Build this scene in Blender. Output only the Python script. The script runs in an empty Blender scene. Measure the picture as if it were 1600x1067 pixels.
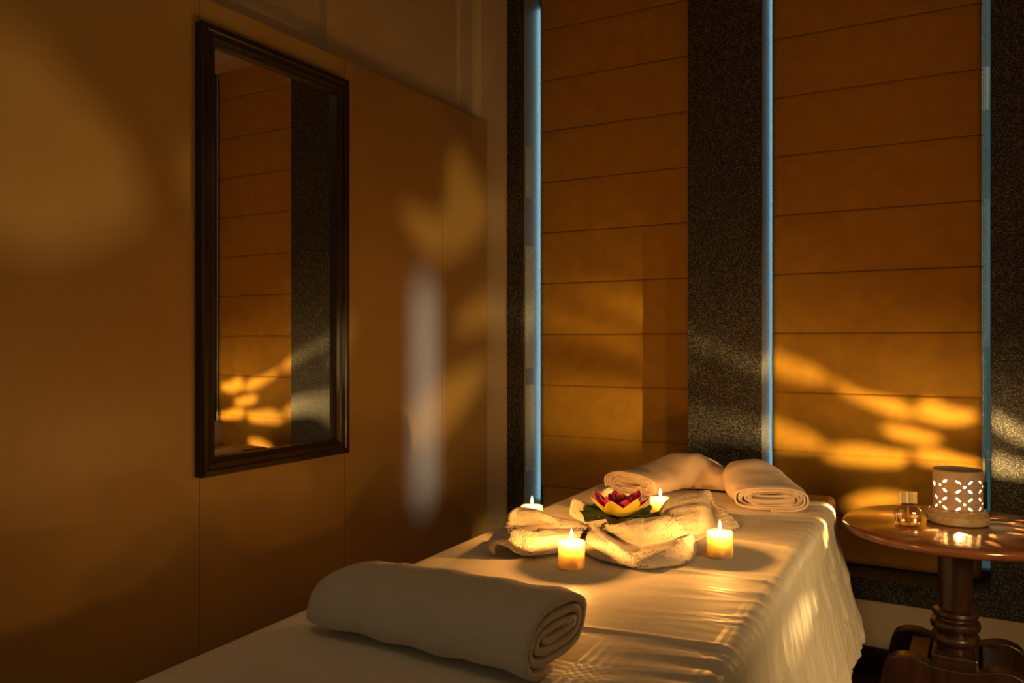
import bpy, bmesh, math, random
import numpy as np
from mathutils import Vector, Matrix, noise, geometry

random.seed(7)
SC = bpy.context.scene
COL = SC.collection
PI = math.pi
R = math.radians

# ------------------------------------------------------------------ camera, world, exposure
CAM_H = 1.305
F = 1271.0                                   # focal length in px for a 1600 px wide frame
cam = bpy.data.cameras.new('camera')
cam.sensor_width = 36.0
cam.lens = 36.0 * F / 1600.0
camo = bpy.data.objects.new('camera', cam)
camo.location = (0, 0, CAM_H)
camo.rotation_euler = (R(90), 0, R(30))
COL.objects.link(camo)
SC.camera = camo
SC.view_settings.view_transform = 'Standard'
SC.view_settings.look = 'None'
SC.view_settings.gamma = 1.0
SC.view_settings.use_curve_mapping = False
SC.view_settings.exposure = 0.0

world = bpy.data.worlds.new('dusk')
SC.world = world
world.use_nodes = True
world.node_tree.nodes['Background'].inputs[0].default_value = (0.21, 0.32, 0.32, 1)
world.node_tree.nodes['Background'].inputs[1].default_value = 0.30


def area_light(name, loc, rot, sx, sy, power, color, spread=180):
    l = bpy.data.lights.new(name, 'AREA')
    l.shape = 'RECTANGLE'
    l.size, l.size_y = sx, sy
    l.energy = power
    l.color = color
    l.spread = R(spread)
    o = bpy.data.objects.new(name, l)
    o.location = loc
    o.rotation_euler = rot
    COL.objects.link(o)
    return o


# soft fill light added behind the camera, in front of the rear window
area_light('rear_fill', (-0.5, -2.12, 2.0), (R(90), 0, 0), 2.2, 1.5, 2.0, (1.0, 0.86, 0.54))
# dim overhead fill light added above the foot of the bed
area_light('overhead_fill', (-0.55, 0.3, 3.2), (0, 0, 0), 1.2, 1.2, 2.5, (1.0, 0.82, 0.46))
# warm fill light added out of view to the right, for the drape
_l = area_light('side_fill', (0.78, 1.55, 1.12), (0, 0, 0), 0.26, 0.30, 3.6, (1.0, 0.62, 0.24), spread=95)
_l.rotation_euler = (Vector((-0.25, 2.30, 0.40)) - Vector(_l.location)).to_track_quat('-Z', 'Y').to_euler()


def point_light(name, loc, power, color, radius):
    l = bpy.data.lights.new(name, 'POINT')
    l.energy = power
    l.color = color
    l.shadow_soft_size = radius
    o = bpy.data.objects.new(name, l)
    o.location = loc
    COL.objects.link(o)
    return o


# ------------------------------------------------------------------ places
BED_Z = 0.787         # top of the bed sheet
BACK_Y = 3.48         # front of the granite piers
BLIND_Y = 3.64
GLASS_Y = 3.70
PANEL_X = -2.154
TABLE_Z = 0.75
C30, S30 = math.cos(R(30)), math.sin(R(30))


def ray(u, v):
    xc, yc = (u - 800.0) / F, -(v - 533.5) / F
    return Vector((xc * C30 - S30, xc * S30 + C30, yc))


def on_z(u, v, z):
    d = ray(u, v)
    t = (z - CAM_H) / d.z
    return Vector((d.x * t, d.y * t, z))


def on_y(u, v, y):
    d = ray(u, v)
    t = y / d.y
    return Vector((d.x * t, y, CAM_H + d.z * t))


def on_x(u, v, x):
    d = ray(u, v)
    t = x / d.x
    return Vector((x, d.y * t, CAM_H + d.z * t))


# ------------------------------------------------------------------ material helpers
def new_mat(name):
    m = bpy.data.materials.new(name)
    m.use_nodes = True
    nt = m.node_tree
    return m, nt, nt.nodes['Principled BSDF']


def setp(b, **kw):
    for k, v in kw.items():
        b.inputs[k.replace('_', ' ')].default_value = v


def plain(name, col, rough=0.5, metal=0.0, noise_scale=None, noise_amt=0.15, bump=0.0, bump_scale=200, **kw):
    m, nt, b = new_mat(name)
    setp(b, Base_Color=(*col, 1), Roughness=rough, Metallic=metal, **kw)
    tc = nt.nodes.new('ShaderNodeTexCoord')
    if noise_scale:
        n = nt.nodes.new('ShaderNodeTexNoise')
        n.inputs['Scale'].default_value = noise_scale
        n.inputs['Detail'].default_value = 4
        nt.links.new(tc.outputs['Object'], n.inputs['Vector'])
        r = nt.nodes.new('ShaderNodeValToRGB')
        r.color_ramp.elements[0].position = 0.3
        r.color_ramp.elements[1].position = 0.7
        r.color_ramp.elements[0].color = (*[c * (1 - noise_amt) for c in col], 1)
        r.color_ramp.elements[1].color = (*[min(1, c * (1 + noise_amt)) for c in col], 1)
        nt.links.new(n.outputs['Fac'], r.inputs['Fac'])
        nt.links.new(r.outputs['Color'], b.inputs['Base Color'])
    if bump:
        n2 = nt.nodes.new('ShaderNodeTexNoise')
        n2.inputs['Scale'].default_value = bump_scale
        n2.inputs['Detail'].default_value = 3
        nt.links.new(tc.outputs['Object'], n2.inputs['Vector'])
        bp = nt.nodes.new('ShaderNodeBump')
        bp.inputs['Strength'].default_value = bump
        bp.inputs['Distance'].default_value = 0.004
        nt.links.new(n2.outputs['Fac'], bp.inputs['Height'])
        nt.links.new(bp.outputs['Normal'], b.inputs['Normal'])
    return m


def wood(name, c0, c1, rough, scale, stretch, coat=0.0):
    m, nt, b = new_mat(name)
    tc = nt.nodes.new('ShaderNodeTexCoord')
    mp = nt.nodes.new('ShaderNodeMapping')
    mp.inputs['Scale'].default_value = stretch
    n = nt.nodes.new('ShaderNodeTexNoise')
    n.inputs['Scale'].default_value = scale
    n.inputs['Detail'].default_value = 6
    n.inputs['Distortion'].default_value = 0.8
    r = nt.nodes.new('ShaderNodeValToRGB')
    r.color_ramp.elements[0].color = (*c0, 1)
    r.color_ramp.elements[1].color = (*c1, 1)
    r.color_ramp.elements[0].position = 0.32
    r.color_ramp.elements[1].position = 0.68
    nt.links.new(tc.outputs['Object'], mp.inputs['Vector'])
    nt.links.new(mp.outputs['Vector'], n.inputs['Vector'])
    nt.links.new(n.outputs['Fac'], r.inputs['Fac'])
    nt.links.new(r.outputs['Color'], b.inputs['Base Color'])
    setp(b, Roughness=rough, Coat_Weight=coat, Coat_Roughness=0.12)
    return m


def granite(name):
    m, nt, b = new_mat(name)
    tc = nt.nodes.new('ShaderNodeTexCoord')
    v = nt.nodes.new('ShaderNodeTexVoronoi')
    v.inputs['Scale'].default_value = 400
    n = nt.nodes.new('ShaderNodeTexNoise')
    n.inputs['Scale'].default_value = 520
    n.inputs['Detail'].default_value = 2
    nt.links.new(tc.outputs['Object'], v.inputs['Vector'])
    nt.links.new(tc.outputs['Object'], n.inputs['Vector'])
    bw = nt.nodes.new('ShaderNodeSeparateColor')
    nt.links.new(v.outputs['Color'], bw.inputs['Color'])
    mx = nt.nodes.new('ShaderNodeMath')
    mx.operation = 'MULTIPLY'
    nt.links.new(bw.outputs['Red'], mx.inputs[0])
    nt.links.new(n.outputs['Fac'], mx.inputs[1])
    r = nt.nodes.new('ShaderNodeValToRGB')
    e = r.color_ramp.elements
    e[0].position, e[0].color = 0.18, (0.010, 0.010, 0.009, 1)
    e[1].position, e[1].color = 0.56, (0.31, 0.285, 0.24, 1)
    e2 = e.new(0.34)
    e2.color = (0.042, 0.038, 0.032, 1)
    nt.links.new(mx.outputs[0], r.inputs['Fac'])
    nt.links.new(r.outputs['Color'], b.inputs['Base Color'])
    setp(b, Roughness=0.52, Specular_IOR_Level=0.3)
    return m


def terry(name, col, scale=300, strength=1.0, dist=0.006):
    m, nt, b = new_mat(name)
    tc = nt.nodes.new('ShaderNodeTexCoord')
    v = nt.nodes.new('ShaderNodeTexNoise')
    v.inputs['Scale'].default_value = scale
    v.inputs['Detail'].default_value = 2
    nt.links.new(tc.outputs['Object'], v.inputs['Vector'])
    bp = nt.nodes.new('ShaderNodeBump')
    bp.inputs['Strength'].default_value = strength
    bp.inputs['Distance'].default_value = dist
    nt.links.new(v.outputs['Fac'], bp.inputs['Height'])
    nt.links.new(bp.outputs['Normal'], b.inputs['Normal'])
    setp(b, Base_Color=(*col, 1), Roughness=0.95, Sheen_Weight=0.35, Sheen_Roughness=0.5, Specular_IOR_Level=0.1)
    return m


def emit(name, col, strength, through=False):
    m = bpy.data.materials.new(name)
    m.use_nodes = True
    nt = m.node_tree
    nt.nodes.remove(nt.nodes['Principled BSDF'])
    out = nt.nodes['Material Output']
    e = nt.nodes.new('ShaderNodeEmission')
    e.inputs[0].default_value = (*col, 1)
    e.inputs[1].default_value = strength
    if through:
        t = nt.nodes.new('ShaderNodeBsdfTransparent')
        a = nt.nodes.new('ShaderNodeAddShader')
        nt.links.new(e.outputs[0], a.inputs[0])
        nt.links.new(t.outputs[0], a.inputs[1])
        nt.links.new(a.outputs[0], out.inputs[0])
    else:
        nt.links.new(e.outputs[0], out.inputs[0])
    return m


def thin_glass(name, tint, gloss=0.12):
    m = bpy.data.materials.new(name)
    m.use_nodes = True
    nt = m.node_tree
    nt.nodes.remove(nt.nodes['Principled BSDF'])
    out = nt.nodes['Material Output']
    t = nt.nodes.new('ShaderNodeBsdfTransparent')
    t.inputs[0].default_value = (*tint, 1)
    g = nt.nodes.new('ShaderNodeBsdfGlossy')
    g.inputs['Roughness'].default_value = 0.02
    mx = nt.nodes.new('ShaderNodeMixShader')
    mx.inputs[0].default_value = gloss
    nt.links.new(t.outputs[0], mx.inputs[1])
    nt.links.new(g.outputs[0], mx.inputs[2])
    nt.links.new(mx.outputs[0], out.inputs[0])
    return m


def sheet_material():
    m, nt, b = new_mat('white damask cotton')
    tc = nt.nodes.new('ShaderNodeTexCoord')
    uv = nt.nodes.new('ShaderNodeSeparateXYZ')
    nt.links.new(tc.outputs['UV'], uv.inputs[0])

    def math_(op, a, bb=None, c=None):
        n = nt.nodes.new('ShaderNodeMath')
        n.operation = op
        for i, x in enumerate((a, bb, c)):
            if x is None:
                continue
            if isinstance(x, (int, float)):
                n.inputs[i].default_value = x
            else:
                nt.links.new(x, n.inputs[i])
        return n.outputs[0]

    def stripes(src, period, duty, fine):
        g = math_('LESS_THAN', math_('FRACT', math_('DIVIDE', src, period)), duty)
        f = math_('LESS_THAN', math_('FRACT', math_('DIVIDE', src, fine)), 0.5)
        return math_('MULTIPLY', g, f)

    sx = stripes(uv.outputs['X'], 0.17, 0.36, 0.018)
    sy = stripes(uv.outputs['Y'], 0.17, 0.36, 0.018)
    # satin bands: the check is woven, so it shows as a change of sheen
    st = math_('ABSOLUTE', math_('SUBTRACT', sx, sy))
    rr = math_('MULTIPLY_ADD', st, -0.16, 0.66)
    nt.links.new(rr, b.inputs['Roughness'])
    mixc = nt.nodes.new('ShaderNodeMixRGB')
    mixc.inputs[1].default_value = (0.78, 0.71, 0.60, 1)
    mixc.inputs[2].default_value = (0.82, 0.75, 0.635, 1)
    nt.links.new(st, mixc.inputs[0])
    nt.links.new(mixc.outputs[0], b.inputs['Base Color'])
    n = nt.nodes.new('ShaderNodeTexNoise')
    n.inputs['Scale'].default_value = 26
    n.inputs['Detail'].default_value = 6
    nt.links.new(tc.outputs['UV'], n.inputs['Vector'])
    bp = nt.nodes.new('ShaderNodeBump')
    bp.inputs['Strength'].default_value = 0.35
    bp.inputs['Distance'].default_value = 0.004
    nt.links.new(n.outputs['Fac'], bp.inputs['Height'])
    nt.links.new(bp.outputs['Normal'], b.inputs['Normal'])
    setp(b, Specular_IOR_Level=0.5, Sheen_Weight=0.1)
    return m


def floor_material():
    m, nt, b = new_mat('dark timber planks')
    tc = nt.nodes.new('ShaderNodeTexCoord')
    br = nt.nodes.new('ShaderNodeTexBrick')
    br.inputs['Scale'].default_value = 1.0
    br.inputs['Mortar Size'].default_value = 0.002
    br.inputs['Brick Width'].default_value = 1.1
    br.inputs['Row Height'].default_value = 0.11
    br.inputs['Color1'].default_value = (0.09, 0.045, 0.02, 1)
    br.inputs['Color2'].default_value = (0.13, 0.065, 0.028, 1)
    br.inputs['Mortar'].default_value = (0.015, 0.008, 0.004, 1)
    nt.links.new(tc.outputs['Object'], br.inputs['Vector'])
    nt.links.new(br.outputs['Color'], b.inputs['Base Color'])
    setp(b, Roughness=0.35)
    return m


def wax_material():
    m, nt, b = new_mat('ivory candle wax')
    setp(b, Base_Color=(0.37, 0.29, 0.165, 1), Roughness=0.5, Subsurface_Weight=1.0, Subsurface_Scale=0.14)
    b.inputs['Subsurface Radius'].default_value = (1.0, 1.0, 0.8)
    return m


def dotted_view():  # colours of the outside view past the left pier, painted on strips
    m, nt, b = new_mat('pale dotted outside view')
    tc = nt.nodes.new('ShaderNodeTexCoord')
    v = nt.nodes.new('ShaderNodeTexVoronoi')
    v.inputs['Scale'].default_value = 36
    v.inputs['Randomness'].default_value = 0.35
    nt.links.new(tc.outputs['Object'], v.inputs['Vector'])
    r = nt.nodes.new('ShaderNodeValToRGB')
    r.color_ramp.elements[0].position = 0.26
    r.color_ramp.elements[0].color = (0.85, 0.95, 1.0, 1)
    r.color_ramp.elements[1].position = 0.38
    r.color_ramp.elements[1].color = (0.52, 0.68, 0.78, 1)
    nt.links.new(v.outputs['Distance'], r.inputs['Fac'])
    nt.links.new(r.outputs['Color'], b.inputs['Base Color'])
    setp(b, Roughness=0.25)
    return m


M = {}
M['panel'] = plain('tan laminate panel', (0.41, 0.260, 0.085), rough=0.42, noise_scale=2.5, noise_amt=0.06)
M['plaster'] = plain('beige painted plaster', (0.62, 0.52, 0.36), rough=0.85, noise_scale=3, noise_amt=0.04)
M['ceiling'] = plain('cream ceiling paint', (0.66, 0.58, 0.44), rough=0.9)
M['granite'] = granite('speckled dark granite')
M['litstone'] = plain('daylit speckled stone', (0.24, 0.29, 0.30), rough=0.4, noise_scale=260, noise_amt=0.75)  # granite made paler and bluer, with the daylight on it painted in
M['blind'] = plain('amber blind fabric', (0.54, 0.265, 0.015), rough=0.75, noise_scale=14, noise_amt=0.10, bump=0.25, bump_scale=500)
M['batten'] = plain('pale batten rod', (0.75, 0.72, 0.62), rough=0.4)
M['chain'] = plain('white plastic bead', (0.85, 0.83, 0.75), rough=0.35)
M['teal'] = plain('teal rubber', (0.03, 0.16, 0.13), rough=0.6)
M['alu'] = plain('dark window profile', (0.10, 0.12, 0.12), rough=0.35, metal=0.6)
M['glass'] = thin_glass('window glass', (0.75, 0.92, 0.92))
M['dots'] = dotted_view()
M['frame'] = wood('black brown stained wood', (0.010, 0.005, 0.004), (0.028, 0.013, 0.010), 0.38, 9, (6, 6, 0.5), coat=0.2)
M['mirror'] = plain('silvered mirror', (0.86, 0.86, 0.82), rough=0.0, metal=1.0)
M['floor'] = floor_material()
M['skirt'] = wood('dark skirting wood', (0.022, 0.011, 0.006), (0.05, 0.024, 0.012), 0.4, 6, (1, 5, 5))
M['sheet'] = sheet_material()
M['leather'] = plain('brown leather', (0.16, 0.07, 0.028), rough=0.42, bump=0.3, bump_scale=260)
M['darkwood'] = wood('dark polished wood', (0.030, 0.011, 0.005), (0.068, 0.026, 0.011), 0.36, 7, (5, 5, 0.6), coat=0.3)
M['tabletop'] = wood('red brown polished tabletop', (0.17, 0.06, 0.02), (0.27, 0.10, 0.035), 0.22, 5, (1.0, 7, 1), coat=0.6)
M['terry'] = terry('white terry cloth', (0.74, 0.66, 0.54))
M['plush'] = terry('white folded bath towel', (0.70, 0.64, 0.54), scale=240, strength=0.7, dist=0.004)
M['linen'] = terry('smooth white towelling', (0.78, 0.64, 0.52), scale=500, strength=0.5, dist=0.002)
M['wax'] = wax_material()
M['wick'] = plain('charred wick', (0.03, 0.02, 0.015), rough=0.9)
M['flame'] = emit('candle flame', (1.0, 0.62, 0.22), 14, through=True)
M['petal_pink'] = plain('pink petal face', (0.90, 0.09, 0.32), rough=0.45, noise_scale=30, noise_amt=0.2)
M['petal_red'] = plain('crimson petal', (0.42, 0.006, 0.05), rough=0.4)
M['petal_green'] = plain('yellow green petal back', (0.62, 0.52, 0.05), rough=0.45, noise_scale=25, noise_amt=0.2)
M['stamen'] = plain('orange stamen', (0.85, 0.30, 0.03), rough=0.5)
M['leaf'] = plain('dark green lotus leaf', (0.022, 0.055, 0.014), rough=0.45, noise_scale=40, noise_amt=0.3)
M['ceramic'] = plain('unglazed taupe ceramic', (0.52, 0.39, 0.29), rough=0.55, noise_scale=60, noise_amt=0.08)
M['lampbase'] = plain('pale stone lamp base', (0.50, 0.38, 0.22), rough=0.5, noise_scale=40, noise_amt=0.2)
M['bulb'] = emit('glowing bulb', (1.0, 0.64, 0.22), 5200)
M['socket'] = plain('white porcelain socket', (0.8, 0.76, 0.7), rough=0.4)
M['cord'] = plain('clear plastic cord', (0.75, 0.62, 0.45), rough=0.25)
M['perfume'] = None
m, nt, b = new_mat('clear bottle glass')
setp(b, Base_Color=(1.0, 0.95, 0.84, 1), Roughness=0.02, Transmission_Weight=1.0, IOR=1.45)
M['bottle'] = thin_glass('clear bottle glass', (0.96, 0.92, 0.84), 0.27)
m, nt, b = new_mat('amber perfume')
setp(b, Base_Color=(1.0, 0.86, 0.58, 1), Roughness=0.0, Transmission_Weight=1.0, IOR=1.33)
M['perfume'] = m
M['goldcap'] = plain('gold and glass cap', (1.0, 0.86, 0.55), rough=0.25, metal=0.6)
M['ribbon'] = plain('dark brown ribbon', (0.05, 0.025, 0.015), rough=0.6)

# ------------------------------------------------------------------ mesh helpers


def link(name, me, mat, parent=None):
    o = bpy.data.objects.new(name, me)
    COL.objects.link(o)
    if mat is not None:
        me.materials.append(mat)
    if parent is not None:
        o.parent = parent
    return o


def from_bm(name, bm, mat, parent=None, smooth=False, bevel=0.0, seg=2):
    bmesh.ops.recalc_face_normals(bm, faces=bm.faces)
    me = bpy.data.meshes.new(name)
    bm.to_mesh(me)
    bm.free()
    if smooth:
        for p in me.polygons:
            p.use_smooth = True
    o = link(name, me, mat, parent)
    if bevel:
        md = o.modifiers.new('bevel', 'BEVEL')
        md.width = bevel
        md.segments = seg
        md.limit_method = 'ANGLE'
    return o


def box_bm(bm, x0, x1, y0, y1, z0, z1):
    v = [bm.verts.new((x, y, z)) for x in (x0, x1) for y in (y0, y1) for z in (z0, z1)]
    for f in ((0, 1, 3, 2), (4, 6, 7, 5), (0, 4, 5, 1), (2, 3, 7, 6), (0, 2, 6, 4), (1, 5, 7, 3)):
        bm.faces.new([v[i] for i in f])


def box(name, mat, x0, x1, y0, y1, z0, z1, parent=None, bevel=0.0):
    bm = bmesh.new()
    box_bm(bm, x0, x1, y0, y1, z0, z1)
    return from_bm(name, bm, mat, parent, bevel=bevel)


def boxes(name, mat, lst, parent=None, bevel=0.0):
    bm = bmesh.new()
    for a in lst:
        box_bm(bm, *a)
    return from_bm(name, bm, mat, parent, bevel=bevel)


def lathe(name, prof, mat, parent=None, seg=48, loc=(0, 0, 0), smooth=True):
    bm = bmesh.new()
    rings = []
    for r, z in prof:
        if r < 1e-6:
            rings.append([bm.verts.new((loc[0], loc[1], loc[2] + z))])
        else:
            rings.append([bm.verts.new((loc[0] + r * math.cos(2 * PI * i / seg), loc[1] + r * math.sin(2 * PI * i / seg), loc[2] + z)) for i in range(seg)])
    for a, b in zip(rings, rings[1:]):
        for i in range(seg):
            j = (i + 1) % seg
            if len(a) == 1 and len(b) == 1:
                continue
            if len(a) == 1:
                bm.faces.new((a[0], b[i], b[j]))
            elif len(b) == 1:
                bm.faces.new((a[i], a[j], b[0]))
            else:
                bm.faces.new((a[i], a[j], b[j], b[i]))
    for rg, flip in ((rings[0], True), (rings[-1], False)):
        if len(rg) > 1:
            bm.faces.new(rg[::-1] if flip else rg)
    o = from_bm(name, bm, mat, parent)
    if smooth:
        smooth_by_angle(o, 40)
    return o


def smooth_by_angle(o, deg):
    me = o.data
    for p in me.polygons:
        p.use_smooth = True
    bm = bmesh.new()
    bm.from_mesh(me)
    for e in bm.edges:
        if len(e.link_faces) == 2 and e.calc_face_angle(0) > R(deg):
            e.smooth = False
    bm.to_mesh(me)
    bm.free()


def tube(name, pts, r, mat, parent=None, seg=8, closed=False):
    bm = bmesh.new()
    rings = []
    n = len(pts)
    up = Vector((0, 0, 1))
    for i, p in enumerate(pts):
        p = Vector(p)
        t = (Vector(pts[min(i + 1, n - 1)]) - Vector(pts[max(i - 1, 0)])).normalized()
        a = t.cross(up)
        if a.length < 1e-4:
            a = t.cross(Vector((1, 0, 0)))
        a.normalize()
        b = a.cross(t).normalized()
        rr = r[i] if isinstance(r, (list, tuple)) else r
        rings.append([bm.verts.new(p + a * rr * math.cos(2 * PI * k / seg) + b * rr * math.sin(2 * PI * k / seg)) for k in range(seg)])
    for a, b in zip(rings, rings[1:]):
        for k in range(seg):
            j = (k + 1) % seg
            bm.faces.new((a[k], a[j], b[j], b[k]))
    bm.faces.new(rings[0][::-1])
    bm.faces.new(rings[-1])
    return from_bm(name, bm, mat, parent, smooth=True)


def grid_mesh(name, P, mat, parent=None, uv=None, close_u=False):
    """P: array (nu, nv, 3)"""
    nu, nv = P.shape[:2]
    me = bpy.data.meshes.new(name)
    faces = []
    for i in range(nu if close_u else nu - 1):
        i2 = (i + 1) % nu
        for j in range(nv - 1):
            faces.append((i * nv + j, i2 * nv + j, i2 * nv + j + 1, i * nv + j + 1))
    me.from_pydata([tuple(p) for p in P.reshape(-1, 3)], [], faces)
    for p in me.polygons:
        p.use_smooth = True
    if uv is not None:
        l = me.uv_layers.new(name='UVMap')
        U = uv.reshape(-1, 2)
        for lp in me.loops:
            l.data[lp.index].uv = U[lp.vertex_index]
    me.update()
    return link(name, me, mat, parent)


def catmull(C, n):
    """C: (k, ..., 3) -> (n, ..., 3), passes through every row"""
    k = C.shape[0]
    t = np.linspace(0, k - 1, n)
    i = np.minimum(t.astype(int), k - 2)
    f = (t - i).reshape((-1,) + (1,) * (C.ndim - 1))
    p1, p2 = C[i], C[i + 1]
    p0 = np.where((i == 0).reshape(f.shape), 2 * p1 - p2, C[np.maximum(i - 1, 0)])
    p3 = np.where((i == k - 2).reshape(f.shape), 2 * p2 - p1, C[np.minimum(i + 2, k - 1)])
    return 0.5 * (2 * p1 + (p2 - p0) * f + (2 * p0 - 5 * p1 + 4 * p2 - p3) * f ** 2 + (3 * p1 - p0 - 3 * p2 + p3) * f ** 3)


def tag(o, label, cat, group=None, kind=None):
    o['label'] = label
    o['category'] = cat
    if group:
        o['group'] = group
    if kind:
        o['kind'] = kind
    return o


def thing(name, loc, label, cat, group=None):
    o = bpy.data.objects.new(name, None)
    o.location = loc
    o.empty_display_size = 0.05
    COL.objects.link(o)
    return tag(o, label, cat, group)


def struct(o):
    o['kind'] = 'structure'
    return o


def local(o, parent):
    """keep a mesh that was built in world coordinates where it is under a parent that only has a location"""
    o.parent = parent
    o.matrix_parent_inverse = Matrix.Translation(-Vector(parent.location))
    return o


# ------------------------------------------------------------------ room shell
struct(box('floor', M['floor'], -2.6, 1.7, -2.3, 3.75, -0.06, 0.0))
struct(box('ceiling', M['ceiling'], -2.6, 1.7, -2.3, 3.75, 3.25, 3.33))
struct(box('wall_right', M['plaster'], 1.6, 1.7, -2.3, 3.75, 0.0, 3.25))
struct(boxes('wall_rear', M['plaster'], [(-2.6, -1.6, -2.3, -2.2, 0, 3.25), (0.6, 1.7, -2.3, -2.2, 0, 3.25), (-1.6, 0.6, -2.3, -2.2, 0, 1.25), (-1.6, 0.6, -2.3, -2.2, 2.75, 3.25)]))
# left wall: recessed plaster above, slightly deeper in the near part, flush laminate panels below
struct(boxes('wall_left', M['plaster'], [(-2.40, -2.30, -2.3, 2.44, 0, 3.25), (-2.40, -2.262, 2.44, 3.75, 0, 3.25), (-2.262, -2.19, 3.40, 3.75, 0, 3.25)]))
seams = [-2.2, -1.68, -0.99, -0.30, 0.38, 1.06, 1.745, 2.425, 3.09, 3.477]
for k in range(len(seams) - 1):
    y0, y1 = seams[k], seams[k + 1]
    o = box('wall_left_panel', M['panel'], -2.22 if k < 8 else -2.186, PANEL_X, y0 + 0.0012, y1 - 0.0012, 0.0, 2.405, bevel=0.0012)
    struct(o)
# back wall
struct(boxes('wall_back', M['plaster'], [
    (-2.19, -2.036, BACK_Y, 3.75, 0, 3.25),                      # strip beside the left pier
    (-2.036, 1.6, BACK_Y + 0.004, 3.75, 0.0, 0.289),               # under the sill
    (-2.036, 1.6, 3.50, 3.75, 3.05, 3.25)]))
struct(box('baseboard_back', M['skirt'], -2.15, 1.6, BACK_Y - 0.012, BACK_Y + 0.004, 0.0, 0.105, bevel=0.003))
struct(box('trim_1', M['granite'], -2.036, -1.955, BACK_Y - 0.004, 3.75, 0.375, 3.25, bevel=0.002))
struct(box('trim_2', M['granite'], -1.117, -0.80, BACK_Y - 0.004, 3.75, 0.375, 3.25, bevel=0.002))
struct(box('trim_3', M['granite'], 0.030, 1.60, BACK_Y - 0.004, 3.75, 0.375, 3.25, bevel=0.002))
struct(box('trim_4', M['granite'], -2.036, 1.60, BACK_Y - 0.012, 3.75, 0.289, 0.375, bevel=0.003))


def window(n, x0, x1):
    fr = struct(boxes('window_%d' % n, M['alu'], [
        (x0, x1, 3.68, 3.72, 0.375, 0.41), (x0, x1, 3.68, 3.72, 3.0, 3.05),
        ((x0 + x1) / 2 - 0.02, (x0 + x1) / 2 + 0.02, 3.68, 3.72, 0.41, 3.0)]))
    box('window_pane', M['glass'], x0, x1, GLASS_Y - 0.003, GLASS_Y + 0.003, 0.41, 3.0, fr)


window(1, -1.955, -1.117)
window(2, -0.80, 0.030)
# window behind the camera
fr = struct(boxes('window_3', M['alu'], [(-1.6, 0.6, -2.26, -2.22, 1.25, 1.30), (-1.6, 0.6, -2.26, -2.22, 2.70, 2.75), (-1.6, -1.55, -2.26, -2.22, 1.3, 2.7), (0.55, 0.6, -2.26, -2.22, 1.3, 2.7), (-0.52, -0.48, -2.26, -2.22, 1.3, 2.7)]))
box('window_pane', M['glass'], -1.55, 0.55, -2.243, -2.237, 1.30, 2.70, fr)

# strip lights added in the slits beside the blinds, in place of daylight
area_light('left_slit_fill', (-1.940, 3.668, 1.75), (R(90), 0, R(125)), 0.022, 2.5, 0.52, (0.40, 0.72, 0.86))
area_light('middle_slit_fill', (-0.790, 3.668, 1.75), (R(90), 0, R(125)), 0.014, 2.5, 0.36, (0.36, 0.72, 0.88))
area_light('right_slit_fill', (0.014, 3.612, 1.08), (R(90), 0, R(106.8)), 0.02, 0.95, 0.42, (0.44, 0.60, 1.0), spread=9)

# thin skin on the granite reveals, daylight on them painted into its colour
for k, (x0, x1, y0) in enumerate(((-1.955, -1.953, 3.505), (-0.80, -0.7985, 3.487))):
    struct(box('trim_%d' % (5 + k), M['litstone'], x0, x1, y0, 3.675, 0.376, 3.05))

# strips added on the left pier reveal, standing in for the view outside
for z0, z1, y0, y1, lab in ((2.02, 2.27, 3.515, 3.585, 'plain pale stand-in for the outside view, topmost on the reveal of the left granite pier'),
                            (1.17, 1.78, 3.515, 3.60, 'pale blue stand-in for the outside view with white dots, halfway up the reveal of the left granite pier'),
                            (0.66, 1.09, 3.515, 3.595, 'pale dotted stand-in for the outside view, lowest on the reveal of the left granite pier')):
    o = box('reveal_view', M['dots'], -1.953, -1.950, y0, y1, z0, z1)
    tag(o, lab, 'panel', 'stand-ins for the outside view on the window reveal')

# ------------------------------------------------------------------ roman blinds
FOLD = [z for z in (0.575 + 0.2555 * k for k in range(11))]


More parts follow.
